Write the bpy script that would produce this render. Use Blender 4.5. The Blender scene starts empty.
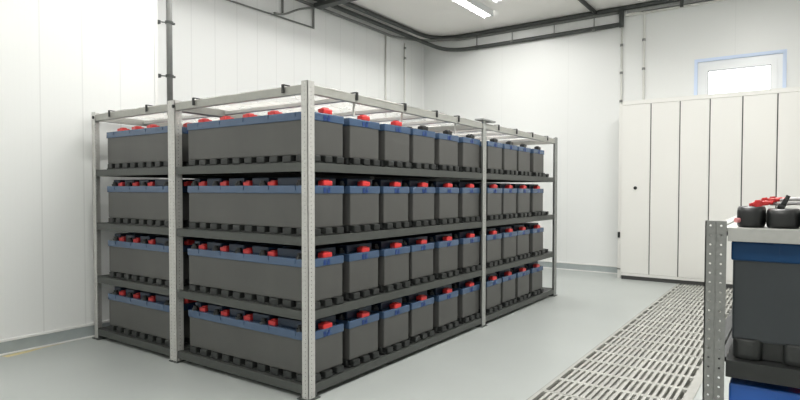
import bpy, bmesh, math, random
from mathutils import Vector, Matrix
random.seed(4)
scn = bpy.context.scene
COL = scn.collection

# ------------------------------------------------------------------ materials
def mat(name, color, rough=0.5, metal=0.0, noise=0.0, nscale=20.0, bump=0.0, spec=0.5, stretch=None):
    m = bpy.data.materials.new(name); m.use_nodes = True
    nt = m.node_tree; b = nt.nodes['Principled BSDF']
    b.inputs['Base Color'].default_value = (*color, 1)
    b.inputs['Roughness'].default_value = rough
    b.inputs['Metallic'].default_value = metal
    b.inputs['Specular IOR Level'].default_value = spec
    if noise > 0 or bump > 0:
        tc = nt.nodes.new('ShaderNodeTexCoord')
        mp = nt.nodes.new('ShaderNodeMapping')
        if stretch: mp.inputs['Scale'].default_value = stretch
        nt.links.new(tc.outputs['Object'], mp.inputs['Vector'])
        n = nt.nodes.new('ShaderNodeTexNoise'); n.inputs['Scale'].default_value = nscale
        n.inputs['Detail'].default_value = 5
        nt.links.new(mp.outputs['Vector'], n.inputs['Vector'])
        if noise > 0:
            r = nt.nodes.new('ShaderNodeMapRange')
            r.inputs['From Min'].default_value = .3; r.inputs['From Max'].default_value = .7
            r.inputs['To Min'].default_value = 1 - noise; r.inputs['To Max'].default_value = 1 + noise
            nt.links.new(n.outputs['Fac'], r.inputs['Value'])
            v = nt.nodes.new('ShaderNodeVectorMath'); v.operation = 'SCALE'
            v.inputs[0].default_value = color
            nt.links.new(r.outputs['Result'], v.inputs['Scale'])
            nt.links.new(v.outputs['Vector'], b.inputs['Base Color'])
        if bump > 0:
            bp = nt.nodes.new('ShaderNodeBump'); bp.inputs['Strength'].default_value = bump
            bp.inputs['Distance'].default_value = .002
            nt.links.new(n.outputs['Fac'], bp.inputs['Height'])
            nt.links.new(bp.outputs['Normal'], b.inputs['Normal'])
    return m

def panel_mat(name, color, axis, start, pitch, fine, rough=.38, dark=.90):
    """white sandwich panel: joints every pitch metres along axis, fine ribs between"""
    m = mat(name, color, rough)
    nt = m.node_tree; b = nt.nodes['Principled BSDF']; L = nt.links.new
    g = nt.nodes.new('ShaderNodeNewGeometry'); s = nt.nodes.new('ShaderNodeSeparateXYZ')
    L(g.outputs['Position'], s.inputs['Vector'])
    def M(op, a, bb=None):
        n = nt.nodes.new('ShaderNodeMath'); n.operation = op
        for i, q in enumerate((a, bb)):
            if q is None: continue
            if isinstance(q, (int, float)): n.inputs[i].default_value = q
            else: L(q, n.inputs[i])
        return n.outputs[0]
    x = M('SUBTRACT', s.outputs[axis], start)
    f = M('FRACT', M('DIVIDE', x, pitch))
    line = M('LESS_THAN', M('ABSOLUTE', M('SUBTRACT', f, .5)), .0045 / pitch)
    f2 = M('FRACT', M('DIVIDE', x, fine))
    rib = M('LESS_THAN', M('ABSOLUTE', M('SUBTRACT', f2, .5)), .06)
    mix = nt.nodes.new('ShaderNodeMix'); mix.data_type = 'RGBA'
    mix.inputs['A'].default_value = (*color, 1)
    mix.inputs['B'].default_value = (*[c * dark for c in color], 1)
    L(M('MAXIMUM', line, M('MULTIPLY', rib, .08)), mix.inputs['Factor'])
    L(mix.outputs['Result'], b.inputs['Base Color'])
    return m

M = {}
WALLC = (.78, .792, .778)
M['wall_l'] = panel_mat('panel_left', WALLC, 'X', -.281 - .1295, .259, .0325)
M['wall_b'] = panel_mat('panel_back', WALLC, 'Y', .576 - .5, 1.0, .05, dark=.955)
M['wall'] = mat('panel_plain', WALLC, .4)
M['ceil'] = mat('ceiling_white', (.88, .86, .825), .55)
M['curb'] = mat('epoxy_curb', (.36, .40, .40), .4, noise=.05)
M['sealant'] = mat('white_sealant', (.78, .78, .76), .4)
M['galv'] = mat('galvanised', (.56, .555, .53), .42, .35, noise=.07, nscale=60, spec=.4)
M['rail'] = mat('pale_rail', (.62, .61, .58), .4, .2)
M['galv_mid'] = mat('galvanised_mid', (.40, .41, .39), .42, .35, noise=.07, nscale=60)
M['galv_dark'] = mat('galvanised_darker', (.30, .31, .30), .5, .4, noise=.1, nscale=50)
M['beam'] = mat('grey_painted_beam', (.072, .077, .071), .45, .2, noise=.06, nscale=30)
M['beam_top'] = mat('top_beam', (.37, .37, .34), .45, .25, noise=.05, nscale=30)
M['shelf'] = mat('shelf_panel', (.03, .032, .032), .5)
M['black'] = mat('black_plastic', (.012, .013, .013), .42, noise=.1, nscale=30)
M['foot'] = mat('black_foot', (.020, .022, .021), .38, noise=.15, nscale=40)
M['case'] = mat('grey_case', (.080, .080, .075), .42, noise=.06, nscale=9, stretch=(1, 1, .35), spec=.5)
M['lid'] = mat('blue_lid', (.050, .090, .165), .24, noise=.06, nscale=14, spec=.7)
M['lid_deep'] = mat('navy_lid_top', (.008, .021, .048), .35)
M['red'] = mat('red_plastic', (.62, .035, .035), .35)
M['mark'] = mat('deep_blue_print', (.004, .035, .17), .45)
M['pipe_dark'] = mat('dark_grey_pipe', (.060, .066, .062), .5, noise=.1)
M['pipe_mid'] = mat('grey_pipe', (.20, .205, .195), .45, noise=.08)
M['pipe_light'] = mat('light_conduit', (.70, .70, .66), .45)
M['cabinet'] = mat('cabinet_cream', (.76, .755, .72), .42)
M['seam'] = mat('cabinet_gap', (.06, .06, .058), .6)
M['blue_film'] = mat('pale_blue_reveal', (.62, .72, .90), .5)
M['upvc'] = mat('white_upvc', (.80, .82, .83), .3)
M['grate'] = mat('grate_cream', (.43, .43, .40), .5, noise=.08, nscale=12)
M['trench'] = mat('trench_grey', (.55, .55, .52), .8)
M['yellow'] = mat('worn_yellow', (.66, .57, .32), .6, noise=.12, nscale=30)
M['cable'] = mat('grey_cable', (.42, .42, .42), .4)
M['pink'] = mat('pale_red', (.75, .30, .30), .4)

def floor_mat():
    m = mat('epoxy_floor', (.435, .462, .447), .34, noise=.035, nscale=1.6, spec=.45)
    return m
M['floor'] = floor_mat()

def emit(name, color, strength):
    m = bpy.data.materials.new(name); m.use_nodes = True
    nt = m.node_tree; nt.nodes.clear()
    e = nt.nodes.new('ShaderNodeEmission'); o = nt.nodes.new('ShaderNodeOutputMaterial')
    e.inputs[0].default_value = (*color, 1); e.inputs[1].default_value = strength
    nt.links.new(e.outputs[0], o.inputs[0]); return m
M['tube'] = emit('lamp_diffuser', (1, .985, .95), 15)

def film_mat():
    m = bpy.data.materials.new('clear_film'); m.use_nodes = True; nt = m.node_tree; nt.nodes.clear(); L = nt.links.new
    o = nt.nodes.new('ShaderNodeOutputMaterial')
    t = nt.nodes.new('ShaderNodeBsdfTransparent'); t.inputs[0].default_value = (.97, .97, .96, 1)
    tr = nt.nodes.new('ShaderNodeBsdfTranslucent'); tr.inputs[0].default_value = (.60, .59, .56, 1)
    gl = nt.nodes.new('ShaderNodeBsdfGlossy'); gl.inputs['Roughness'].default_value = .15; gl.inputs[0].default_value = (.9, .9, .9, 1)
    m1 = nt.nodes.new('ShaderNodeMixShader'); m1.inputs[0].default_value = .25
    L(tr.outputs[0], m1.inputs[1]); L(gl.outputs[0], m1.inputs[2])
    x = nt.nodes.new('ShaderNodeMixShader')
    tc = nt.nodes.new('ShaderNodeTexCoord'); n = nt.nodes.new('ShaderNodeTexNoise'); n.inputs['Scale'].default_value = 4.5
    L(tc.outputs['Object'], n.inputs['Vector'])
    r = nt.nodes.new('ShaderNodeMapRange'); r.inputs['From Min'].default_value = .44; r.inputs['From Max'].default_value = .54
    r.inputs['To Min'].default_value = .10; r.inputs['To Max'].default_value = .72
    L(n.outputs['Fac'], r.inputs['Value']); L(r.outputs['Result'], x.inputs[0])
    L(t.outputs[0], x.inputs[1]); L(m1.outputs[0], x.inputs[2]); L(x.outputs[0], o.inputs[0]); return m
M['film'] = film_mat()
def glass_mat():
    m = bpy.data.materials.new('window_glass'); m.use_nodes = True; nt = m.node_tree; nt.nodes.clear()
    o = nt.nodes.new('ShaderNodeOutputMaterial'); t = nt.nodes.new('ShaderNodeBsdfTransparent')
    g = nt.nodes.new('ShaderNodeBsdfGlossy'); g.inputs['Roughness'].default_value = .03
    x = nt.nodes.new('ShaderNodeMixShader'); x.inputs[0].default_value = .06
    nt.links.new(t.outputs[0], x.inputs[1]); nt.links.new(g.outputs[0], x.inputs[2]); nt.links.new(x.outputs[0], o.inputs[0])
    return m
M['glass'] = glass_mat()

# ------------------------------------------------------------------ mesh helpers
def box(bm, x0, x1, y0, y1, z0, z1, bev=0.0):
    vs = [bm.verts.new((x, y, z)) for x in (x0, x1) for y in (y0, y1) for z in (z0, z1)]
    fs = [(0, 1, 3, 2), (4, 6, 7, 5), (0, 4, 5, 1), (2, 3, 7, 6), (0, 2, 6, 4), (1, 5, 7, 3)]
    fc = [bm.faces.new([vs[i] for i in f]) for f in fs]
    if bev > 0:
        es = {e for f in fc for e in f.edges}
        bmesh.ops.bevel(bm, geom=list(es), offset=bev, segments=2, affect='EDGES', profile=.6)

def tube(bm, pts, r, n=10, cap=True):
    """swept round tube through pts"""
    pts = [Vector(p) for p in pts]; rings = []
    prev = None
    for i, p in enumerate(pts):
        if i == 0: d = pts[1] - p
        elif i == len(pts) - 1: d = p - pts[i - 1]
        else: d = (pts[i + 1] - p).normalized() + (p - pts[i - 1]).normalized()
        d.normalize()
        if prev is None:
            u = d.orthogonal().normalized()
        else:
            u = (prev - d * prev.dot(d)).normalized()
        prev = u; w = d.cross(u)
        rings.append([bm.verts.new(p + (u * math.cos(2 * math.pi * k / n) + w * math.sin(2 * math.pi * k / n)) * r) for k in range(n)])
    for a, b in zip(rings, rings[1:]):
        for k in range(n): bm.faces.new((a[k], a[(k + 1) % n], b[(k + 1) % n], b[k]))
    if cap:
        bm.faces.new(rings[0][::-1]); bm.faces.new(rings[-1])

def smooth_path(pts, steps=6):
    """Catmull-Rom through pts"""
    P = [Vector(p) for p in pts]; P = [P[0] * 2 - P[1]] + P + [P[-1] * 2 - P[-2]]; out = []
    for i in range(1, len(P) - 2):
        for s in range(steps):
            t = s / steps
            out.append(.5 * ((2 * P[i]) + (P[i + 1] - P[i - 1]) * t + (2 * P[i - 1] - 5 * P[i] + 4 * P[i + 1] - P[i + 2]) * t * t + (3 * P[i] - P[i - 1] - 3 * P[i + 1] + P[i + 2]) * t ** 3))
    out.append(P[-2]); return out

def plate(bm, org, U, V, Nn, w, h, th, cols, pitch, rad):
    """perforated plate: spans w along U, h along V, thickness th along Nn, one column of holes per entry of cols"""
    org, U, V, Nn = Vector(org), Vector(U), Vector(V), Vector(Nn)
    nrow = int(h / pitch); ph = h / nrow
    xs = [0] + [(a + b) / 2 for a, b in zip(cols, cols[1:])] + [w]
    cache = {}
    def vt(u, v, k):
        key = (round(u, 5), round(v, 5), k)
        if key not in cache: cache[key] = bm.verts.new(org + U * u + V * v + Nn * (th * k))
        return cache[key]
    def face(l):
        try: bm.faces.new(l)
        except ValueError: pass
    for r in range(nrow):
        v0, v1 = r * ph, (r + 1) * ph; vc = (v0 + v1) / 2
        for c, cu in enumerate(cols):
            u0, u1 = xs[c], xs[c + 1]
            corner = [(u1, v1), (u0, v1), (u0, v0), (u1, v0)]
            octo = [(cu + rad * math.cos(a), vc + rad * math.sin(a)) for a in [math.radians(22.5 + 45 * k) for k in range(8)]]
            for k in (0, 1):
                O = [vt(*p, k) for p in octo]; K = [vt(*p, k) for p in corner]
                for q in range(4):
                    a, b = O[2 * q], O[(2 * q + 1) % 8]; nx = O[(2 * q + 2) % 8]
                    face([K[q], b, a] if k == 0 else [K[q], a, b])
                    face([K[q], K[(q + 1) % 4], nx, b] if k == 0 else [K[q], b, nx, K[(q + 1) % 4]])
            for q in range(8):
                face([vt(*octo[q], 0), vt(*octo[(q + 1) % 8], 0), vt(*octo[(q + 1) % 8], 1), vt(*octo[q], 1)])
        face([vt(0, v0, 0), vt(0, v1, 0), vt(0, v1, 1), vt(0, v0, 1)])
        face([vt(w, v0, 0), vt(w, v0, 1), vt(w, v1, 1), vt(w, v1, 0)])
    for c in range(len(cols)):
        for v in (0, h):
            face([vt(xs[c], v, 0), vt(xs[c + 1], v, 0), vt(xs[c + 1], v, 1), vt(xs[c], v, 1)])

def obj(name, bm, m, parent=None, smooth=False):
    bmesh.ops.recalc_face_normals(bm, faces=bm.faces)
    me = bpy.data.meshes.new(name); bm.to_mesh(me); bm.free()
    me.materials.append(m)
    if smooth:
        for p in me.polygons: p.use_smooth = True
    o = bpy.data.objects.new(name, me); COL.objects.link(o)
    if parent: o.parent = parent
    return o

def rbox(name, x0, x1, y0, y1, z0, z1, m, parent=None, bev=0.0):
    bm = bmesh.new(); box(bm, x0, x1, y0, y1, z0, z1, bev); return obj(name, bm, m, parent)

def struct(o): o['kind'] = 'structure'; return o

def tag(o, label, cat, group=None, kind=None):
    o['label'] = label; o['category'] = cat
    if group: o['group'] = group
    if kind: o['kind'] = kind
    return o

def thing(name, label, cat, loc=(0, 0, 0), group=None):
    o = bpy.data.objects.new(name, None); COL.objects.link(o); o.location = loc
    o.empty_display_size = .1
    return tag(o, label, cat, group)

# ------------------------------------------------------------------ room
WX, WY, WY2, CZ = 5.235, 2.231, 2.95, 3.42
X0, Y0 = -3.6, -4.4
JX = .52                                            # where the left wall steps back
TR0, TR1 = -1.622, -.915                            # floor trench under the grating
bm = bmesh.new()
box(bm, X0, WX + .15, TR1, WY2 + .15, -.35, 0)
box(bm, X0, WX + .15, Y0, TR0, -.35, 0)
box(bm, X0, -2.5, TR0, TR1, -.35, 0)
struct(obj('floor', bm, M['floor']))
bm = bmesh.new(); box(bm, -2.5, WX + .15, TR0, TR1, -.20, -.042)
struct(obj('trim_1', bm, M['trench']))
struct(rbox('ceiling', X0, WX + .15, Y0, WY2 + .15, CZ, CZ + .1, M['ceil']))
bm = bmesh.new()
box(bm, X0, JX, WY, WY2 + .15, 0, CZ)
box(bm, JX, WX + .15, WY2, WY2 + .15, 0, CZ)
struct(obj('wall_left', bm, M['wall_l']))
# back wall with the window opening
WN = dict(y0=-1.93, y1=-1.0, z0=1.78, z1=2.635)
bm = bmesh.new()
box(bm, WX, WX + .15, WN['y1'], WY2, 0, CZ)
box(bm, WX, WX + .15, Y0, WN['y0'], 0, CZ)
box(bm, WX, WX + .15, WN['y0'], WN['y1'], 0, WN['z0'])
box(bm, WX, WX + .15, WN['y0'], WN['y1'], WN['z1'], CZ)
struct(obj('wall_back', bm, M['wall_b']))
struct(rbox('wall_right', X0, WX + .15, Y0 - .15, Y0, 0, CZ, M['wall']))
struct(rbox('wall_front', X0 - .15, X0, Y0 - .15, WY2 + .15, 0, CZ, M['wall']))
# jointing strip at the step of the left wall
bm = bmesh.new(); box(bm, JX - .022, JX + .003, WY - .004, WY + .02, .1, CZ); struct(obj('trim_2', bm, M['sealant']))
# grey coved curbs, white profile above and white bead below
def curb_left(name, x0, x1, y):
    b = bmesh.new(); box(b, x0, x1, y - .014, y, 0, .082); struct(obj(name, b, M['curb']))
curb_left('baseboard_left', X0, JX, WY)
b = bmesh.new(); box(b, WX - .014, WX, Y0, WY2, 0, .082); box(b, JX, WX - .014, WY2 - .014, WY2, 0, .082)
struct(obj('baseboard_back', b, M['curb']))
b = bmesh.new(); box(b, X0, JX, WY - .020, WY, .082, .100, .004); struct(obj('trim_3', b, M['sealant']))
b = bmesh.new(); box(b, WX - .020, WX, Y0, WY2, .082, .100, .004); struct(obj('trim_4', b, M['sealant']))
b = bmesh.new(); box(b, X0, JX, WY - .026, WY - .014, 0, .010, .003); struct(obj('trim_5', b, M['sealant']))
b = bmesh.new(); box(b, WX - .050, WX - .014, Y0, WY2, 0, .010, .003); struct(obj('trim_6', b, M['sealant']))
# window
wf = thing('window_1', 'white framed window with pale blue surround', 'window', (WX, 0, 0)); del wf['label']; del wf['category']; struct(wf)
def frame(bm, x0, x1, y0, y1, z0, z1, w):
    box(bm, x0, x1, y0, y0 + w, z0, z1); box(bm, x0, x1, y1 - w, y1, z0, z1)
    box(bm, x0, x1, y0 + w, y1 - w, z0, z0 + w); box(bm, x0, x1, y0 + w, y1 - w, z1 - w, z1)
b = bmesh.new(); frame(b, -.018, .03, WN['y0'] - .005, WN['y1'] + .005, WN['z0'], WN['z1'] + .005, .036); obj('window_surround', b, M['blue_film'], wf)
b = bmesh.new(); frame(b, .004, .09, WN['y0'] + .026, WN['y1'] - .026, WN['z0'] + .026, WN['z1'] - .026, .066); frame(b, -.012, .07, WN['y0'] + .085, WN['y1'] - .085, WN['z0'] + .085, WN['z1'] - .085, .060)
obj('window_frame', b, M['upvc'], wf)
b = bmesh.new(); frame(b, -.0135, .03, WN['y0'] + .144, WN['y1'] - .144, WN['z0'] + .144, WN['z1'] - .144, .006); obj('window_gasket', b, M['pipe_mid'], wf)
b = bmesh.new(); box(b, .03, .04, WN['y0'] + .146, WN['y1'] - .146, WN['z0'] + .146, WN['z1'] - .146); obj('window_pane', b, M['glass'], wf)

# ------------------------------------------------------------------ floor marking
bm = bmesh.new()
pts = [(-.52, 2.135), (-.40, 2.150), (-.31, 2.185), (-.17, 2.198), (-.34, 2.200), (-.53, 2.190)]
lo = [bm.verts.new((x, y, .0)) for x, y in pts]; hi = [bm.verts.new((x, y, .0012)) for x, y in pts]
bm.faces.new(lo[::-1]); bm.faces.new(hi)
for i in range(6): bm.faces.new((lo[i], lo[(i + 1) % 6], hi[(i + 1) % 6], hi[i]))
tag(obj('floor_marking', bm, M['yellow']), 'worn yellow paint mark on the grey floor along the left wall', 'floor marking')

# ------------------------------------------------------------------ floor gratings
def make_grate(length, nrow):
    bm = bmesh.new()
    p = .217; z0, z1 = -.012, .004
    y0, y1 = -1.575, -.935
    box(bm, 0, length, y1, TR1, z0, z1); box(bm, 0, length, TR0, y0, z0, z1)
    n = 19; sp = (y1 - y0) / n
    for i in range(nrow + 1):
        c = i * p; a = max(0.002, c - .016); e = min(length - .002, c + .016)
        if e > a: box(bm, a, e, y0, y1, z0, z1)
    for k in range(1, n):
        c = y0 + k * sp; box(bm, .002, length - .002, c - .0085, c + .0085, z0 + .001, z1 - .0006)
    # webs below the top face
    box(bm, 0, length, (y0 + y1) / 2 - .01, (y0 + y1) / 2 + .01, -.040, z0)
    return bm
gl = ['cream slotted floor grate nearest the camera, beside the small rack',
      'cream slotted floor grate between the two racks, second from the camera',
      'cream slotted floor grate beside the middle post of the long rack',
      'cream slotted floor grate beside the end of the long rack',
      'cream slotted floor grate just in front of the white cabinets',
      'cut slotted floor grate running in under the white cabinets']
for i in range(6):
    x = -.30 + 1.085 * i
    ln = 1.083 if i < 5 else .39
    nr = 5 if i < 5 else 1
    x -= 0.0
    o = obj('floor_grate', make_grate(ln, nr), M['grate']); o.location = (x, 0, 0)
    if i == 0: first_grate = o
    tag(o, gl[i], 'floor grate', 'slotted grates over the floor channel')
o = first_grate.copy(); COL.objects.link(o); o.location.x = -.30 - 1.085
tag(o, 'cream slotted floor grate at the near end of the channel', 'floor grate', 'slotted grates over the floor channel')
b = bmesh.new(); box(b, -2.5, WX, TR1, TR1 + .006, 0, .0015); struct(obj('trim_7', b, M['pipe_mid']))

# ------------------------------------------------------------------ long rack
ZS = [1.1994, .8248, .4472, .0720]; HB = .045; ZT = 1.587; PH = 1.605
BY, CY, DX, EX = 1.214, 2.155, 1.84, 3.37
BYf = 1.139
rack = thing('storage_rack', 'long four-tier steel rack filled with blue-lidded batteries in the middle of the room', 'rack', (0, 0, 0))
TH = .003
def angle_post(x, y, sx, sy, wx, wy, name='post', m=None, parent=rack, h=PH, pitch=.021, r=.0033, colsx=None, colsy=None):
    """L section: corner at (x,y); flanges run along sx*X and sy*Y"""
    bm = bmesh.new()
    plate(bm, (x, y, .006), (0, sy, 0), (0, 0, 1), (sx, 0, 0), wy, h - .006, TH, colsy or [wy / 2], pitch, r)
    plate(bm, (x, y, .006), (sx, 0, 0), (0, 0, 1), (0, sy, 0), wx, h - .006, TH, colsx or [wx / 2], pitch, r)
    o = obj(name, bm, m or M['galv'], parent)
    f = bmesh.new(); cx, cy = x + sx * .03, y + sy * .03
    box(f, cx - .042, cx + .042, cy - .042, cy + .042, 0, .008, .003)
    box(f, cx - .028, cx + .028, cy - .028, cy + .028, .008, .03, .003)
    obj('post_foot', f, M['pipe_dark'], o)
    return o
angle_post(0, 0, 1, 1, .045, .045)
angle_post(0, BYf, 1, 1, .045, BY - BYf, colsy=[.022, .055])
angle_post(0, CY, 1, -1, .050, .045)
angle_post(DX + .020, 0, -1, 1, .055, .045, m=M['galv_mid'])
angle_post(EX, 0, -1, 1, .065, .045, m=M['galv_dark'])  # aisle posts get darker base colours towards the far end
angle_post(EX, BYf, -1, 1, .045, BY - BYf, colsy=[.022, .055])
angle_post(EX, CY, -1, -1, .045, .045)
angle_post(DX - .03, BYf, 1, 1, .055, BY - BYf, colsy=[.022, .055])
angle_post(DX - .03, CY, 1, -1, .055, .045)
rbox('post_cap', DX - .075, DX + .135, -.02, .055, PH, PH + .012, M['galv_dark'], rack, .002)
B0 = .0045
def beams(z, m, hb=HB, nm='beam'):
    for (a, c) in ((.006, DX - .035), (DX + .022, EX - .006)):
        for y in (B0, BYf + .004, BY - .034, CY - .034):
            rbox(nm, a, c, y, y + .028, z - hb, z, m, rack, .002)
    for x in (B0, EX - .032):
        for (a, c) in ((.034, BYf), (BY, CY - .036)):
            rbox(nm, x, x + .028, a, c, z - hb, z, m, rack, .002)
for z in ZS:
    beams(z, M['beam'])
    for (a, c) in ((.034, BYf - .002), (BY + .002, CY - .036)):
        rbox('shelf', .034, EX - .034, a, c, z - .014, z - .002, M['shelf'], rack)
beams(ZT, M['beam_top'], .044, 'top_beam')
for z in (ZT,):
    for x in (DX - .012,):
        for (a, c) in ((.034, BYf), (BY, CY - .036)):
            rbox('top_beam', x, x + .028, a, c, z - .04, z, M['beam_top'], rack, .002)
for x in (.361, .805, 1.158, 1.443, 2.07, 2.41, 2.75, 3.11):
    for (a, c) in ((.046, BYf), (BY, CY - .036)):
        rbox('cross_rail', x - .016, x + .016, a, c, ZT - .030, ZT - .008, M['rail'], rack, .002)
# bolt heads on the end posts
for y in (BY - .064, CY - .028, ):
    bm = bmesh.new(); tube(bm, [(-.006, y, ZT - .02), (.004, y, ZT - .02)], .011, 12); obj('bolt', bm, M['black'], rack)

# ------------------------------------------------------------------ batteries
def rounded_pads(bm, W, L, nx, ny, z0=0.004, z1=.040, inset=.0, out=.016):
    # black castellated foot: thin tray and upright pads round the edge
    box(bm, -W / 2, W / 2, 0, L, 0.0, .009)
    py = L / ny; px = W / nx
    for s in (-1, 1):
        for k in range(ny):
            c = (k + .5) * py
            a, b_ = (-W / 2 - .006, -W / 2 + .03) if s < 0 else (W / 2 - .03, W / 2 + .006)
            box(bm, a, b_, c - py * .31, c + py * .31, z0, z1, .007)
    for s in (0, 1):
        for k in range(nx):
            c = -W / 2 + (k + .5) * px
            a, b_ = (-out, .03) if s == 0 else (L - .03, L + out)
            box(bm, c - px * .31, c + px * .31, a, b_, z0, z1, .007)

def cap_y(k, L, ncap):
    p = L * .2 if ncap == 5 else L * .235
    return .022 if k == 0 else .100 + p * k

def battery_meshes(W, L, ncap, n_pad):
    d = {}
    bm = bmesh.new(); box(bm, -W / 2 + .006, W / 2 - .006, .004, L - .004, .040, .222, .006)
    box(bm, -W / 2 + .03, W / 2 - .03, .03, L - .03, .006, .042)
    d['case'] = (bm, M['case'])
    bm = bmesh.new(); box(bm, -W / 2, W / 2, 0, L, .217, .260, .005)
    for k in range(ncap):
        y = (k + .45) * L / ncap
        for s in (-1, 1):
            x = s * W / 2; box(bm, min(x, x + s * .003), max(x, x + s * .003), y, y + .014, .236, .258)
    d['lid'] = (bm, M['lid'])
    # raised navy blocks between the terminal pockets
    bm = bmesh.new(); pitch = L / ncap
    ys = [cap_y(k, L, ncap) for k in range(ncap)]
    for k in range(ncap):
        y0 = ys[k] + (.036 if k else .030); y1 = ys[k + 1] - .034 if k < ncap - 1 else L - .015
        if y1 - y0 > .02: box(bm, -W / 2 + .036, 0, y0, y1, .259, .303, .006)
    box(bm, 0, W / 2 - .008, .052, L - .02, .259, .304, .006)
    d['lid_block'] = (bm, M['lid_deep'])
    bm = bmesh.new(); rounded_pads(bm, W - .004, L, 3, n_pad); d['foot'] = (bm, M['foot'])
    return d

def cap_mesh(): # hooded red terminal cap with a stepped, rounded top
    bm = bmesh.new()
    box(bm, -.033, .033, -.022, .022, .259, .286, .007)
    box(bm, -.020, .016, -.014, .014, .283, .292, .004)
    return bm
def plug_mesh():
    bm = bmesh.new(); tube(bm, [(0, 0, .258), (0, 0, .276)], .020, 14); tube(bm, [(0, 0, .276), (0, 0, .289)], .013, 12); return bm
def mark_mesh():
    bm = bmesh.new()
    box(bm, -.024, -.006, -.0022, 0, .222, .248); box(bm, .002, .022, -.0022, 0, .222, .242); box(bm, .008, .022, -.0022, 0, .245, .252)
    return bm

def make_battery(W, L, ncap, n_pad, name='battery'):
    t = thing(name, '', 'battery')
    for k, (bm, m) in battery_meshes(W, L, ncap, n_pad).items(): obj(k, bm, m, t)
    pitch = L / ncap
    for k in range(ncap):
        y = cap_y(k, L, ncap)
        c = obj('terminal_cap', cap_mesh(), M['red'], t); c.location = (.010 if k == 0 else -.078, y, 0)
        if k: c.scale = (.9, 1.30, 1); c.location.z = -.004
        c['label'] = 'red terminal cap'
        p = obj('vent_plug', plug_mesh(), M['black'], t); p.location = (-.110, y + .060, -.002)
    obj('printed_mark', mark_mesh(), M['mark'], t)
    return t
def dup(root, skip=()):
    r = root.copy(); COL.objects.link(r)
    for ch in list(root.children):
        if ch.name.split('.')[0] in skip: continue
        c = ch.copy(); COL.objects.link(c); c.parent = r
        for g in ch.children:
            d = g.copy(); COL.objects.link(d); d.parent = c
    return r

UW = .259
ux = [.158, .465, .762, 1.052, 1.362, 1.684, 2.055, 2.352, 2.645, 2.965]
tiers = ['top shelf', 'second shelf down', 'third shelf down', 'lowest shelf']
ords = ['first', 'second', 'third', 'fourth', 'fifth', 'sixth', 'seventh', 'eighth', 'ninth', 'tenth']
protoF = make_battery(UW, 1.035, 5, 10); protoR = make_battery(UW, .785, 4, 8)
uf = ur = False
for k, z in enumerate(ZS):
    for i, x in enumerate(ux):
        t = dup(protoF, ('lid_block', 'vent_plug') if k == 0 else ())
        t.location = (x + random.uniform(-.004, .004), .028 + random.uniform(-.005, .005), z + .0006)
        lab = f'battery on the {tiers[k]}, {ords[i]} from the tall front post' if i < 6 else f'battery on the {tiers[k]}, {ords[i - 6]} beyond the middle aisle post'
        tag(t, lab, 'battery', f'batteries in the aisle row on the {tiers[k]}')
        if k == 0 and i >= 3:
            for c in t.children:
                if c.name.startswith('terminal_cap') and c.location.y < .1:
                    c.data = c.data.copy(); c.data.materials[0] = M['black']; c['label'] = 'black terminal cap'
        t = dup(protoR, ('lid_block', 'vent_plug') if k == 0 else ())
        t.location = (x + random.uniform(-.003, .003), 1.232 + random.uniform(-.003, .003), z + .0006)
        if i == 0: lab = f'battery on the {tiers[k]}, between the two left end posts'
        else: lab = f'far row battery on the {tiers[k]}, {ords[i]} from the left end'
        tag(t, lab, 'battery', f'batteries in the far row on the {tiers[k]}')
for pr in (protoF, protoR):
    for ch in list(pr.children): bpy.data.objects.remove(ch)
    bpy.data.objects.remove(pr)
# black slab lying on a top battery
bm = bmesh.new(); box(bm, -.085, .085, -.03, .03, 0, .022, .006); box(bm, -.02, .02, -.022, .022, .022, .03, .004)
o = obj('busbar_cover', bm, M['black']); o.location = (1.06, .17, ZS[0] + .262)
tag(o, 'flat black cover lying on a blue lid of the top shelf', 'cover')
# spare black castellated trays at the far end of the upper shelves
for k in range(3):
    bm = bmesh.new(); rounded_pads(bm, .15, .75, 2, 8, z0=.006, z1=.036)
    o = obj('support_tray', bm, M['foot']); o.location = (3.20, .06, ZS[k])
    tag(o, f'empty black plastic battery tray at the far end of the {tiers[k]}', 'tray', 'empty black trays at the far rack end')

# ------------------------------------------------------------------ plastic film over the rack
bm = bmesh.new(); nx, ny = 90, 56; g = []
clipX = [.361, .805, 1.158, 1.443, 2.07, 2.41, 2.75, 3.11]
for i in range(nx + 1):
    row = []
    for j in range(ny + 1):
        x = -.004 + (EX + .008) * i / nx; y = -.004 + (CY + .008) * j / ny
        ed = min(x, EX - x, y, CY - y)
        sag = min(1, max(0, ed / .12))
        w = .5 + .5 * math.sin(x * 15.5 + 1.2 * math.sin(y * 3)) * math.cos(y * 6.3 + .6 * math.sin(x * 4))
        dip = .003 * sag + .045 * sag * w
        row.append(bm.verts.new((x, y, ZT + .0015 + dip * .8)))
    g.append(row)
for i in range(nx):
    for j in range(ny):
        cx_, cy_ = (g[i][j].co.x + g[i + 1][j + 1].co.x) / 2, (g[i][j].co.y + g[i + 1][j + 1].co.y) / 2
        # cut out round the posts, which stand a little above the beams
        if any(abs(cx_ - px_) < .10 and abs(cy_ - py_) < .075 for px_ in (.01, DX, EX - .01) for py_ in (.01, (BYf + BY) / 2, CY - .01)): continue
        if abs(cx_ - DX - .05) < .13 and cy_ < .08: continue
        bm.faces.new((g[i][j], g[i + 1][j], g[i + 1][j + 1], g[i][j + 1]))
bmesh.ops.delete(bm, geom=[v for v in bm.verts if not v.link_faces], context='VERTS')
fo = obj('plastic_film', bm, M['film'], None, True)
tag(fo, 'clear plastic sheet stretched over the top of the long battery rack', 'plastic sheet')

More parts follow.
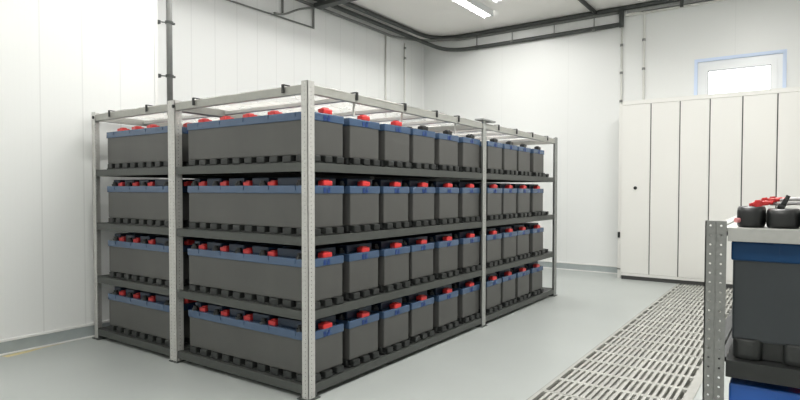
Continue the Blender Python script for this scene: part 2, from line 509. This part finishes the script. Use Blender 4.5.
# clips on the top beams
def clip_mesh():
    bm = bmesh.new()
    box(bm, -.009, .009, -.008, -.001, -.036, .004, .002)
    box(bm, -.009, .009, -.008, .036, .004, .009, .002)
    box(bm, -.007, .007, .0335, .038, -.046, .004, .002)
    return bm
cp = None
def clip(x, y, rot, label, strap=False):
    global cp
    t = thing('clamp_clip', label, 'clip', (x, y, ZT + .0045), 'black clips along the top beams')
    t.rotation_euler = (0, 0, rot)
    if cp is None: cp = obj('clip_body', clip_mesh(), M['black'], t)
    else:
        c = cp.copy(); COL.objects.link(c); c.parent = t
    if strap:
        bm = bmesh.new(); tube(bm, smooth_path([(.030, .047, -.012), (.034, .048, -.05), (.027, .047, -.085), (.031, .048, -.118)]), .006, 8)
        s = obj('strap', bm, M['pipe_light'], t, True); s['label'] = 'pale strap hanging from the clip'
    return t
pl = ['clip on the top beam nearest the far left corner post', 'clip on the top beam just left of the middle left post',
      'clip on the top beam just right of the middle left post', 'clip on the left top beam nearest the tall front corner post']
for y, l in zip([1.905, 1.444, .942, .174], pl): clip(0, y, -math.pi / 2, 'black ' + l)
o6 = ['first', 'second', 'third', 'fourth']
for i, x in enumerate(clipX):
    clip(x, B0, 0, f'black clip on the aisle top beam, {o6[i % 4]} ' + ('right of the front corner post' if i < 4 else 'right of the middle post'), i in (0, 1, 3))

# ------------------------------------------------------------------ cabinets
CX = 4.817; CH = 2.152
cab = thing('metal_cabinet', 'tall cream metal cabinet with narrow doors against the back wall', 'cabinet', (CX, -.26, 0))
bm = bmesh.new()
box(bm, .022, .40, -3.40, 0, .05, CH); 
obj('body', bm, M['cabinet'], cab)
rbox('plinth', .012, .39, -3.39, -.01, 0, .0495, M['seam'], cab)
bm = bmesh.new(); box(bm, .0005, .022, -3.40, 0, CH - .05, CH, .002); obj('top_rail', bm, M['cabinet'], cab)
bm = bmesh.new(); box(bm, .0005, .022, -3.40, 0, .046, .078, .002); obj('bottom_rail', bm, M['cabinet'], cab)
bm = bmesh.new(); box(bm, .012, .0219, -3.39, -.01, .079, CH - .051); obj('door_gap', bm, M['seam'], cab)
seams = [0, -.332, -.651, -.963, -1.284, -1.609, -1.93, -2.25, -2.57, -2.89, -3.20, -3.40]
for a, c in zip(seams, seams[1:]):
    a2 = a - (.006 if a else 0)
    d = rbox('door', -.002, .018, c + .006, a2, .081, CH - .053, M['cabinet'], cab, .002)
    if a == 0:
        b2 = bmesh.new(); tube(b2, [(-.012, -.165, 1.106), (-.002, -.165, 1.106)], .020, 16); tube(b2, [(-.018, -.165, 1.106), (-.012, -.165, 1.106)], .012, 12)
        l = obj('door_lock', b2, M['black'], d)
# side fin and latch at the cabinet's left edge
bm = bmesh.new(); box(bm, .04, .07, .004, .048, .0, CH - .03, .003); obj('side_panel', bm, M['cabinet'], cab)
bm = bmesh.new(); box(bm, .022, .040, .020, .046, .50, .57, .004); box(bm, .012, .026, .026, .038, .52, .55, .002); obj('latch', bm, M['black'], cab)
bm = bmesh.new(); box(bm, .03, .05, .006, .05, .11, .125); obj('hinge', bm, M['pipe_mid'], cab)

# ------------------------------------------------------------------ ceiling pipes, conduits
def pipe(name, label, pts, r, m, clamps=(), sm=True):
    t = thing(name, label, 'pipe', tuple(pts[0]))
    o = Vector(pts[0])
    bm = bmesh.new(); tube(bm, [Vector(p) - o for p in pts], r, 12); obj('tube', bm, m, t, True)
    for c, ax in clamps:
        bm = bmesh.new(); c = Vector(c) - o; a = Vector(ax) * .014
        tube(bm, [c - a, c + a], r * 1.5, 10); obj('pipe_clip', bm, M['pipe_mid'], t)
    return t
PY = 2.70
pipe('ceiling_pipe', 'thick dark ceiling pipe, farthest from the left wall, turning along the back wall',
     smooth_path([(X0 + .05, PY - .0, 3.385) if False else (JX + .05, PY, 3.385), (2, PY, 3.385), (4.3, PY, 3.385), (4.75, PY, 3.385), (5.03, 2.62, 3.385), (5.17, 2.38, 3.388), (5.20, 2.0, 3.39), (5.20, .5, 3.39), (5.20, -1.5, 3.39), (5.2, -4.3, 3.39)]), .029, M['pipe_dark'])
pipe('ceiling_pipe', 'dark pipe along the left wall that dips lower along the back wall',
     smooth_path([(JX + .05, 2.84, 3.355), (2, 2.84, 3.355), (3.9, 2.84, 3.355), (4.5, 2.83, 3.35), (4.85, 2.72, 3.30), (5.08, 2.52, 3.22), (5.18, 2.25, 3.19), (5.195, 1.8, 3.185), (5.195, .8, 3.185), (5.195, -.12, 3.19)]), .029, M['pipe_dark'])
pipe('pipe_drop', 'short dark vertical pipe stub joining the lower back wall pipe to the upper one',
     [(5.195, -.135, 3.155), (5.195, -.135, 3.37)], .030, M['pipe_dark'])
pipe('ceiling_conduit', 'thin grey conduit under the dark pipes along the left wall, bending along the back wall',
     smooth_path([(JX + .05, 2.925, 3.30), (2, 2.925, 3.30), (4.0, 2.925, 3.30), (4.45, 2.91, 3.30), (4.9, 2.72, 3.33), (5.12, 2.4, 3.345), (5.215, 2.1, 3.35), (5.215, 1, 3.35), (5.215, -.1, 3.35)]), .018, M['pipe_mid'])
# cable channel over the window side of the back wall
t = thing('cable_tray', 'grey cable tray high on the back wall above the cabinets', 'cable tray', (5.215, -.2, 3.33))
bm = bmesh.new(); box(bm, -.02, .018, -4.1, 0, -.016, .026, .003); obj('channel', bm, M['galv_dark'], t)
bm = bmesh.new(); box(bm, -.026, .018, -4.1, 0, -.046, -.034); obj('lip', bm, M['pipe_light'], t)
for yy in (-.65, -1.6):
    bm = bmesh.new(); box(bm, -.032, -.02, yy - .02, yy + .02, -.05, .03); obj('bracket', bm, M['pipe_dark'], t)
hl = ['nearest the room corner', 'second from the room corner', 'third from the room corner', 'nearest the vertical pipe stub']
for (yy, m_), l in zip([(1.976, 'pipe_dark'), (1.40, 'pipe_mid'), (.77, 'pipe_mid'), (.22, 'pipe_mid')], hl):
    bm = bmesh.new(); tube(bm, [(5.20, yy, 3.16), (5.20, yy - .0, 3.38)], .007, 8)
    tube(bm, [(5.198, yy - .02, 3.186), (5.198, yy + .02, 3.186)], .031, 12)
    tag(obj('pipe_hanger', bm, M[m_]), f'thin hanger rod between the two back wall pipes, {l}', 'pipe hanger', 'hangers between the back wall pipes')
# vertical conduits
pipe('wall_conduit', 'thin pale vertical conduit on the left wall, farther from the corner', [(4.256, 2.935, .09), (4.256, 2.935, 3.28)], .012, M['pipe_light'])
pipe('wall_conduit', 'thin pale vertical conduit on the left wall, nearest the corner with clips', smooth_path([(4.708, 2.935, .09), (4.708, 2.935, 3.0), (4.708, 2.935, 3.22)]), .012, M['pipe_light'],
     [((4.708, 2.93, 3.05), (0, 0, 1)), ((4.708, 2.93, 2.35), (0, 0, 1)), ((4.708, 2.93, 3.2), (0, 0, 1))])
pipe('wall_conduit', 'grey vertical conduit with clips dropping from the dark pipe stub beside the cabinets', [(5.22, -.135, .35), (5.22, -.135, 3.16)], .013, M['pipe_light'],
     [((5.215, -.135, z), (0, 0, 1)) for z in (2.93, 2.58, 2.22)])
pipe('wall_conduit', 'grey vertical conduit ending in a curve at the cable tray, behind the cabinets', smooth_path([(5.22, -.41, 1.2), (5.22, -.41, 2.2), (5.22, -.41, 3.2), (5.22, -.39, 3.29), (5.21, -.30, 3.315), (5.21, -.17, 3.30)]), .014, M['pipe_light'],
     [((5.215, -.41, z), (0, 0, 1)) for z in (2.96, 2.60)])
pipe('wall_conduit', 'thin dark conduit running level along the top of the left wall below the pipes',
     [(JX + .05, 2.93, 3.012), (2.855, 2.93, 3.035)], .009, M['pipe_mid'])
pipe('wall_conduit', 'short vertical dark conduit at the end of the level conduit', [(2.86, 2.93, 3.03), (2.86, 2.93, 3.30)], .013, M['pipe_mid'])
pipe('wall_conduit', 'short vertical dark conduit above the middle of the level conduit', [(2.385, 2.93, 3.075), (2.385, 2.93, 3.29)], .013, M['pipe_mid'])
pipe('wall_conduit', 'curved dark conduit rising from the level conduit to the cross channel', smooth_path([(2.25, 2.915, 3.045), (2.40, 2.915, 3.075), (2.62, 2.915, 3.19), (2.85, 2.90, 3.275)]), .012, M['pipe_mid'])
t = rbox('cross_channel', 2.83, 2.93, -4.3, 2.90, 3.27, 3.32, M['pipe_dark'], None, .003)
tag(t, 'dark cable channel crossing the ceiling away from the left wall', 'cable tray')
pipe('ceiling_pipe', 'dark pipe crossing the ceiling from the back wall at a right angle', [(X0 + .1, .20, 3.39), (5.17, .20, 3.39)], .026, M['pipe_dark'])
# stand-off pipe beside the rack
t = thing('stand_off_pipe', 'thick grey vertical pipe with two clamps in front of the left wall', 'pipe', (.597, 2.19, 1.62))
bm = bmesh.new(); tube(bm, [(0, 0, 0), (0, 0, CZ - 1.62)], .022, 16); obj('tube', bm, M['pipe_mid'], t, True)
for z in (2.392, 1.968):
    z -= 1.62; bm = bmesh.new()
    box(bm, -.083, -.045, -.0 + .04, .07, z - .014, z + .014, .003)
    tube(bm, [(-.06, .045, z), (0, .0, z)], .005, 8)
    tube(bm, [(0, 0, z - .010), (0, 0, z + .010)], .030, 14)
    box(bm, .02, .045, -.008, .008, z - .008, z + .008, .002)
    obj('clamp', bm, M['pipe_dark'], t)

# ------------------------------------------------------------------ lamps
def lamp(x0, x1, y, label, power, cutoff_lips=False):
    t = thing('ceiling_lamp', label, 'lamp', ((x0 + x1) / 2, y, CZ), 'linear ceiling lamps')
    h = (x1 - x0) / 2
    bm = bmesh.new(); box(bm, -h, h, -.058, .058, -.045, 0, .004)
    if cutoff_lips: box(bm, -h, h, -.064, -.058, -.0865, 0); box(bm, -h, h, .058, .064, -.0865, 0)  # added side lips, shaped to cut the lamp off the upper wall
    obj('housing', bm, M['upvc'], t)
    bm = bmesh.new(); box(bm, -h + .004, h - .004, -.054, .054, -.066 if cutoff_lips else -.090, -.045, .004); obj('diffuser', bm, M['tube'], t)
    l = bpy.data.lights.new('lamp_light', 'AREA'); l.shape = 'RECTANGLE'; l.size = h * 2; l.size_y = .02
    l.energy = power; l.color = (1, .985, .96)
    lo = bpy.data.objects.new('lamp_light', l); COL.objects.link(lo); lo.parent = t; lo.location = (0, 0, -.0675 if cutoff_lips else -.092)
    return t
PW = 24
lamp(2.98, 4.47, 1.385, 'long lit ceiling lamp over the far end of the battery rack', PW * .62, True)
lamp(2.60, 4.02, .98, 'lit ceiling lamp beside the long one, just above the picture', PW * .35, True)
lamp(.2, 1.7, 1.385, 'ceiling lamp over the near end of the battery rack', PW * .9, True)
lamp(-2.4, -.9, 1.385, 'ceiling lamp above the left wall, in front of the rack', PW * .2)
lamp(2.0, 3.5, -1.5, 'ceiling lamp over the floor grating near the cabinets', PW * 1.5)
lamp(-.2, 1.3, -1.5, 'ceiling lamp over the aisle between the racks', PW * 1.8)
lamp(-2.8, -1.3, -1.5, 'ceiling lamp above the near end of the room', PW * 1.3)

# ------------------------------------------------------------------ small rack at the right
RX, RY = -.37, -1.847
rk = thing('storage_rack', 'low perforated steel rack with a battery at the right edge of the picture', 'rack', (RX, RY, 0))
RH = .984; RL, RD = 1.85, 1.20
def rpost(x, y, sx, sy):
    bm = bmesh.new()
    plate(bm, (x, y, .006), (0, sy, 0), (0, 0, 1), (sx, 0, 0), .050, RH - .006, .003, [.0125, .0375], .0243, .0029)
    plate(bm, (x, y, .006), (sx, 0, 0), (0, 0, 1), (0, sy, 0), .040, RH - .006, .003, [.02], .0243, .0042)
    # folded ridge down the middle of the face
    tube(bm, [(x, y + sy * .025, .01), (x, y + sy * .025, RH - .002)], .0016, 6)
    o = obj('post', bm, M['galv_post'], rk)
    f = bmesh.new(); box(f, x + min(0, sx * .06), x + max(0, sx * .06), y + min(0, sy * .06), y + max(0, sy * .06), 0, .008, .002)
    obj('post_foot', f, M['pipe_dark'], o)
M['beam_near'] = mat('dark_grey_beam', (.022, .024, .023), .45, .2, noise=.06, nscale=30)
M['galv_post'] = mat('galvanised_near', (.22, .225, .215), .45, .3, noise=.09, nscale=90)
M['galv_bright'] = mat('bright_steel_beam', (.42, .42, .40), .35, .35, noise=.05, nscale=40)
rpost(0, 0, 1, -1); rpost(RL, 0, -1, -1); rpost(0, -RD, 1, 1); rpost(RL, -RD, -1, 1)
rz = [.968, .629, .26]
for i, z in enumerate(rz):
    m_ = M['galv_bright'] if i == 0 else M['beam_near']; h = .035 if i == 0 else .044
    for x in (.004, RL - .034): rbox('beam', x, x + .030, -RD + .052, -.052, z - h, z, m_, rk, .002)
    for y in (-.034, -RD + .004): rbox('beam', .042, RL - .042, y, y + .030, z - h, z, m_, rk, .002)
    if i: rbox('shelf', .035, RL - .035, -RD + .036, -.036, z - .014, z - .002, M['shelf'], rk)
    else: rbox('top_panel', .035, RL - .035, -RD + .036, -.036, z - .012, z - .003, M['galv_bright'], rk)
# batteries of the small rack (long side seen from the end)
M['case_near'] = mat('slate_case', (.030, .036, .040), .38, noise=.08, nscale=10, stretch=(1, 1, .4))
M['lid_near'] = mat('navy_lid', (.006, .046, .130), .42, spec=.25)
M['lid_bright'] = mat('bright_blue_lid', (.012, .10, .42), .3)
def superpad(bm, cx, cy, w, l, z0, h):
    n = 28
    def ring(s, z):
        o = []
        for k in range(n):
            a = 2 * math.pi * k / n; c, d = math.cos(a), math.sin(a)
            o.append(bm.verts.new((cx + math.copysign(abs(c) ** .6, c) * w / 2 * s, cy + math.copysign(abs(d) ** .6, d) * l / 2 * s, z0 + z)))
        return o
    R = [ring(.90, 0), ring(.97, .004), ring(1, .012), ring(1, h - .014), ring(.97, h - .005), ring(.90, h)]
    for a, b in zip(R, R[1:]):
        for k in range(n): bm.faces.new((a[k], a[(k + 1) % n], b[(k + 1) % n], b[k]))
    bm.faces.new(R[0][::-1]); bm.faces.new(R[-1])
def pad(w, l, h):
    bm = bmesh.new(); superpad(bm, 0, 0, w, l, 0, h); return bm
def near_battery(i, z, bright, label):
    t = thing('battery', label, 'battery', (RX + .030 + UW / 2 + i * .305, RY - .058 - .975, z + .0006), 'batteries on the low rack')
    parts = battery_meshes(UW, .975, 5, 10)
    for k, (bm, m) in parts.items():
        if k == 'lid_block': bm.free(); continue
        if k == 'foot':
            bm.free(); bm = bmesh.new()
            box(bm, -UW / 2 + .022, UW / 2 - .022, .022, .953, 0, .050)
            for q in range(9):
                for sx in (-1, 1): superpad(bm, sx * (UW / 2 - .026), .040 + q * .1119, .058, .068, 0, .052)
            superpad(bm, 0, .035, .07, .058, 0, .052)
        else: bmesh.ops.scale(bm, vec=(1, 1, 1.165), verts=bm.verts)
        mm = {'case': M['case_near'], 'lid': M['lid_bright'] if bright else M['lid_near'], 'lid_block': M['lid_bright'] if bright else M['lid_deep'], 'foot': M['foot']}[k]
        obj(k, bm, mm, t)
    for k in range(1, 5):
        if z > .5: break
        c = obj('terminal_cap', cap_mesh(), M['red'], t); c.scale = (1, 1, 1.15); c.location = (-.04, .042 + k * .195, 0); c['label'] = 'red terminal cap'
    return t
for i in range(3):
    near_battery(i, rz[1], False, 'dark navy-lidded battery on the upper shelf of the low rack, ' + ['nearest end', 'second', 'third'][i])
    near_battery(i, rz[2], True, 'bright blue battery on the lower shelf of the low rack, ' + ['nearest end', 'second', 'third'][i])

# black covers, clamps and cables on top of the small rack
ztop = rz[0]
for yy, l in ((-1.9455, 'nearest the perforated post'), (-2.0175, 'second from the perforated post'), (-2.095, 'third from the perforated post')):
    t = thing('terminal_cover', f'rounded black plastic cover standing on the low rack top, {l}', 'cover', (RX + .105, yy, ztop), 'black covers on the low rack top')
    obj('shell', pad(.150, .0655 if yy > -1.95 else .076, .052 if yy > -1.95 else .047), M['black'], t, True)
    if yy > -1.95:
        bm = bmesh.new(); tube(bm, [(-.066, .024, .018), (-.076, .031, .018)], .006, 10); s = obj('plug', bm, M['pink'], t); s['label'] = 'pale red plug'
def clamp_obj(p, ang, tilt, sc, m, label, grp=None):
    """battery post clamp: split collar, clamping screw, cable socket"""
    bm = bmesh.new()
    tube(bm, [(0, 0, 0), (0, 0, .017)], .0125, 18)
    tube(bm, [(0, 0, .016), (0, 0, .021)], .0085, 14)
    box(bm, -.020, -.008, -.0075, .0075, .002, .015, .003)
    box(bm, -.026, -.020, -.0045, .0045, .004, .013, .001)
    box(bm, .008, .030, -.0085, .0085, .001, .016, .004)
    tube(bm, [(.028, 0, .008), (.042, 0, .008)], .0065, 12)
    bmesh.ops.rotate(bm, verts=bm.verts, matrix=Matrix.Rotation(tilt, 3, 'Y'))
    bmesh.ops.rotate(bm, verts=bm.verts, matrix=Matrix.Rotation(ang, 3, 'Z'))
    bmesh.ops.scale(bm, vec=(sc, sc, sc), verts=bm.verts)
    o = obj('terminal_clamp', bm, m); o.location = p
    return tag(o, label, 'clamp', grp)
d90 = -math.pi / 2
clamp_obj((-.290, -1.962, 1.021), d90 + .3, -.12, .80, M['red'], 'red cable clamp on the low rack top, leftmost of the red ones', 'red cable clamps')
clamp_obj((-.245, -1.976, 1.027), d90 + .2, -.16, .80, M['red'], 'red cable clamp on the low rack top, middle one of the red ones', 'red cable clamps')
clamp_obj((-.200, -1.992, 1.031), d90 + .3, -.10, .75, M['red'], 'red cable clamp on the low rack top, rightmost of the red ones', 'red cable clamps')
clamp_obj((-.275, -2.020, 1.0165), d90, -1.15, .80, M['black'], 'black cable clamp standing upright beside the red clamps')
for k, (yo, zo) in enumerate(((0, .0), (-.006, .011))):
    bm = bmesh.new(); p0 = Vector((-.20, -1.985 + yo, 1.026 + zo))
    tube(bm, [Vector(p) - p0 for p in smooth_path([p0, (-.20, -2.01, 1.026 + zo), (-.21, -2.05, 1.029 + zo), (-.22, -2.12, 1.024 + zo), (-.22, -2.22, 1.018 + zo)])], .0045, 8)
    o = obj('cable', bm, M['cable'], None, True); o.location = p0
    tag(o, ['lower grey cable running right from the red clamps', 'upper grey cable running right from the red clamps'][k], 'cable', 'grey cables on the low rack')

# ------------------------------------------------------------------ world, camera, view
w = bpy.data.worlds.new('World'); scn.world = w; w.use_nodes = True
bg = w.node_tree.nodes['Background']; bg.inputs[0].default_value = (.93, .97, 1, 1); bg.inputs[1].default_value = 5.0

cam = bpy.data.cameras.new('camera'); co = bpy.data.objects.new('camera', cam); COL.objects.link(co)
yaw, pi_, ro, f, cx, cy = .567, .0268, .0037, 547.74, 446.745, 206.04
fw = Vector((math.cos(yaw) * math.cos(pi_), math.sin(yaw) * math.cos(pi_), -math.sin(pi_)))
rt = Vector((math.sin(yaw), -math.cos(yaw), 0)); up = rt.cross(fw)
r2 = rt * math.cos(ro) + up * math.sin(ro); u2 = -rt * math.sin(ro) + up * math.cos(ro)
R = Matrix((r2, u2, -fw)).transposed().to_4x4()
co.matrix_world = Matrix.Translation((-1.9247, -2.0431, 1.0572)) @ R
cam.sensor_width = 36; cam.lens = f / 800 * 36
cam.shift_x = (400 - cx) / 800; cam.shift_y = (cy - 200) / 800
cam.clip_start = .02; cam.clip_end = 100
scn.camera = co
vs = scn.view_settings; vs.view_transform = 'Standard'; vs.look = 'None'; vs.gamma = 1; vs.use_curve_mapping = False
vs.exposure = 0.42
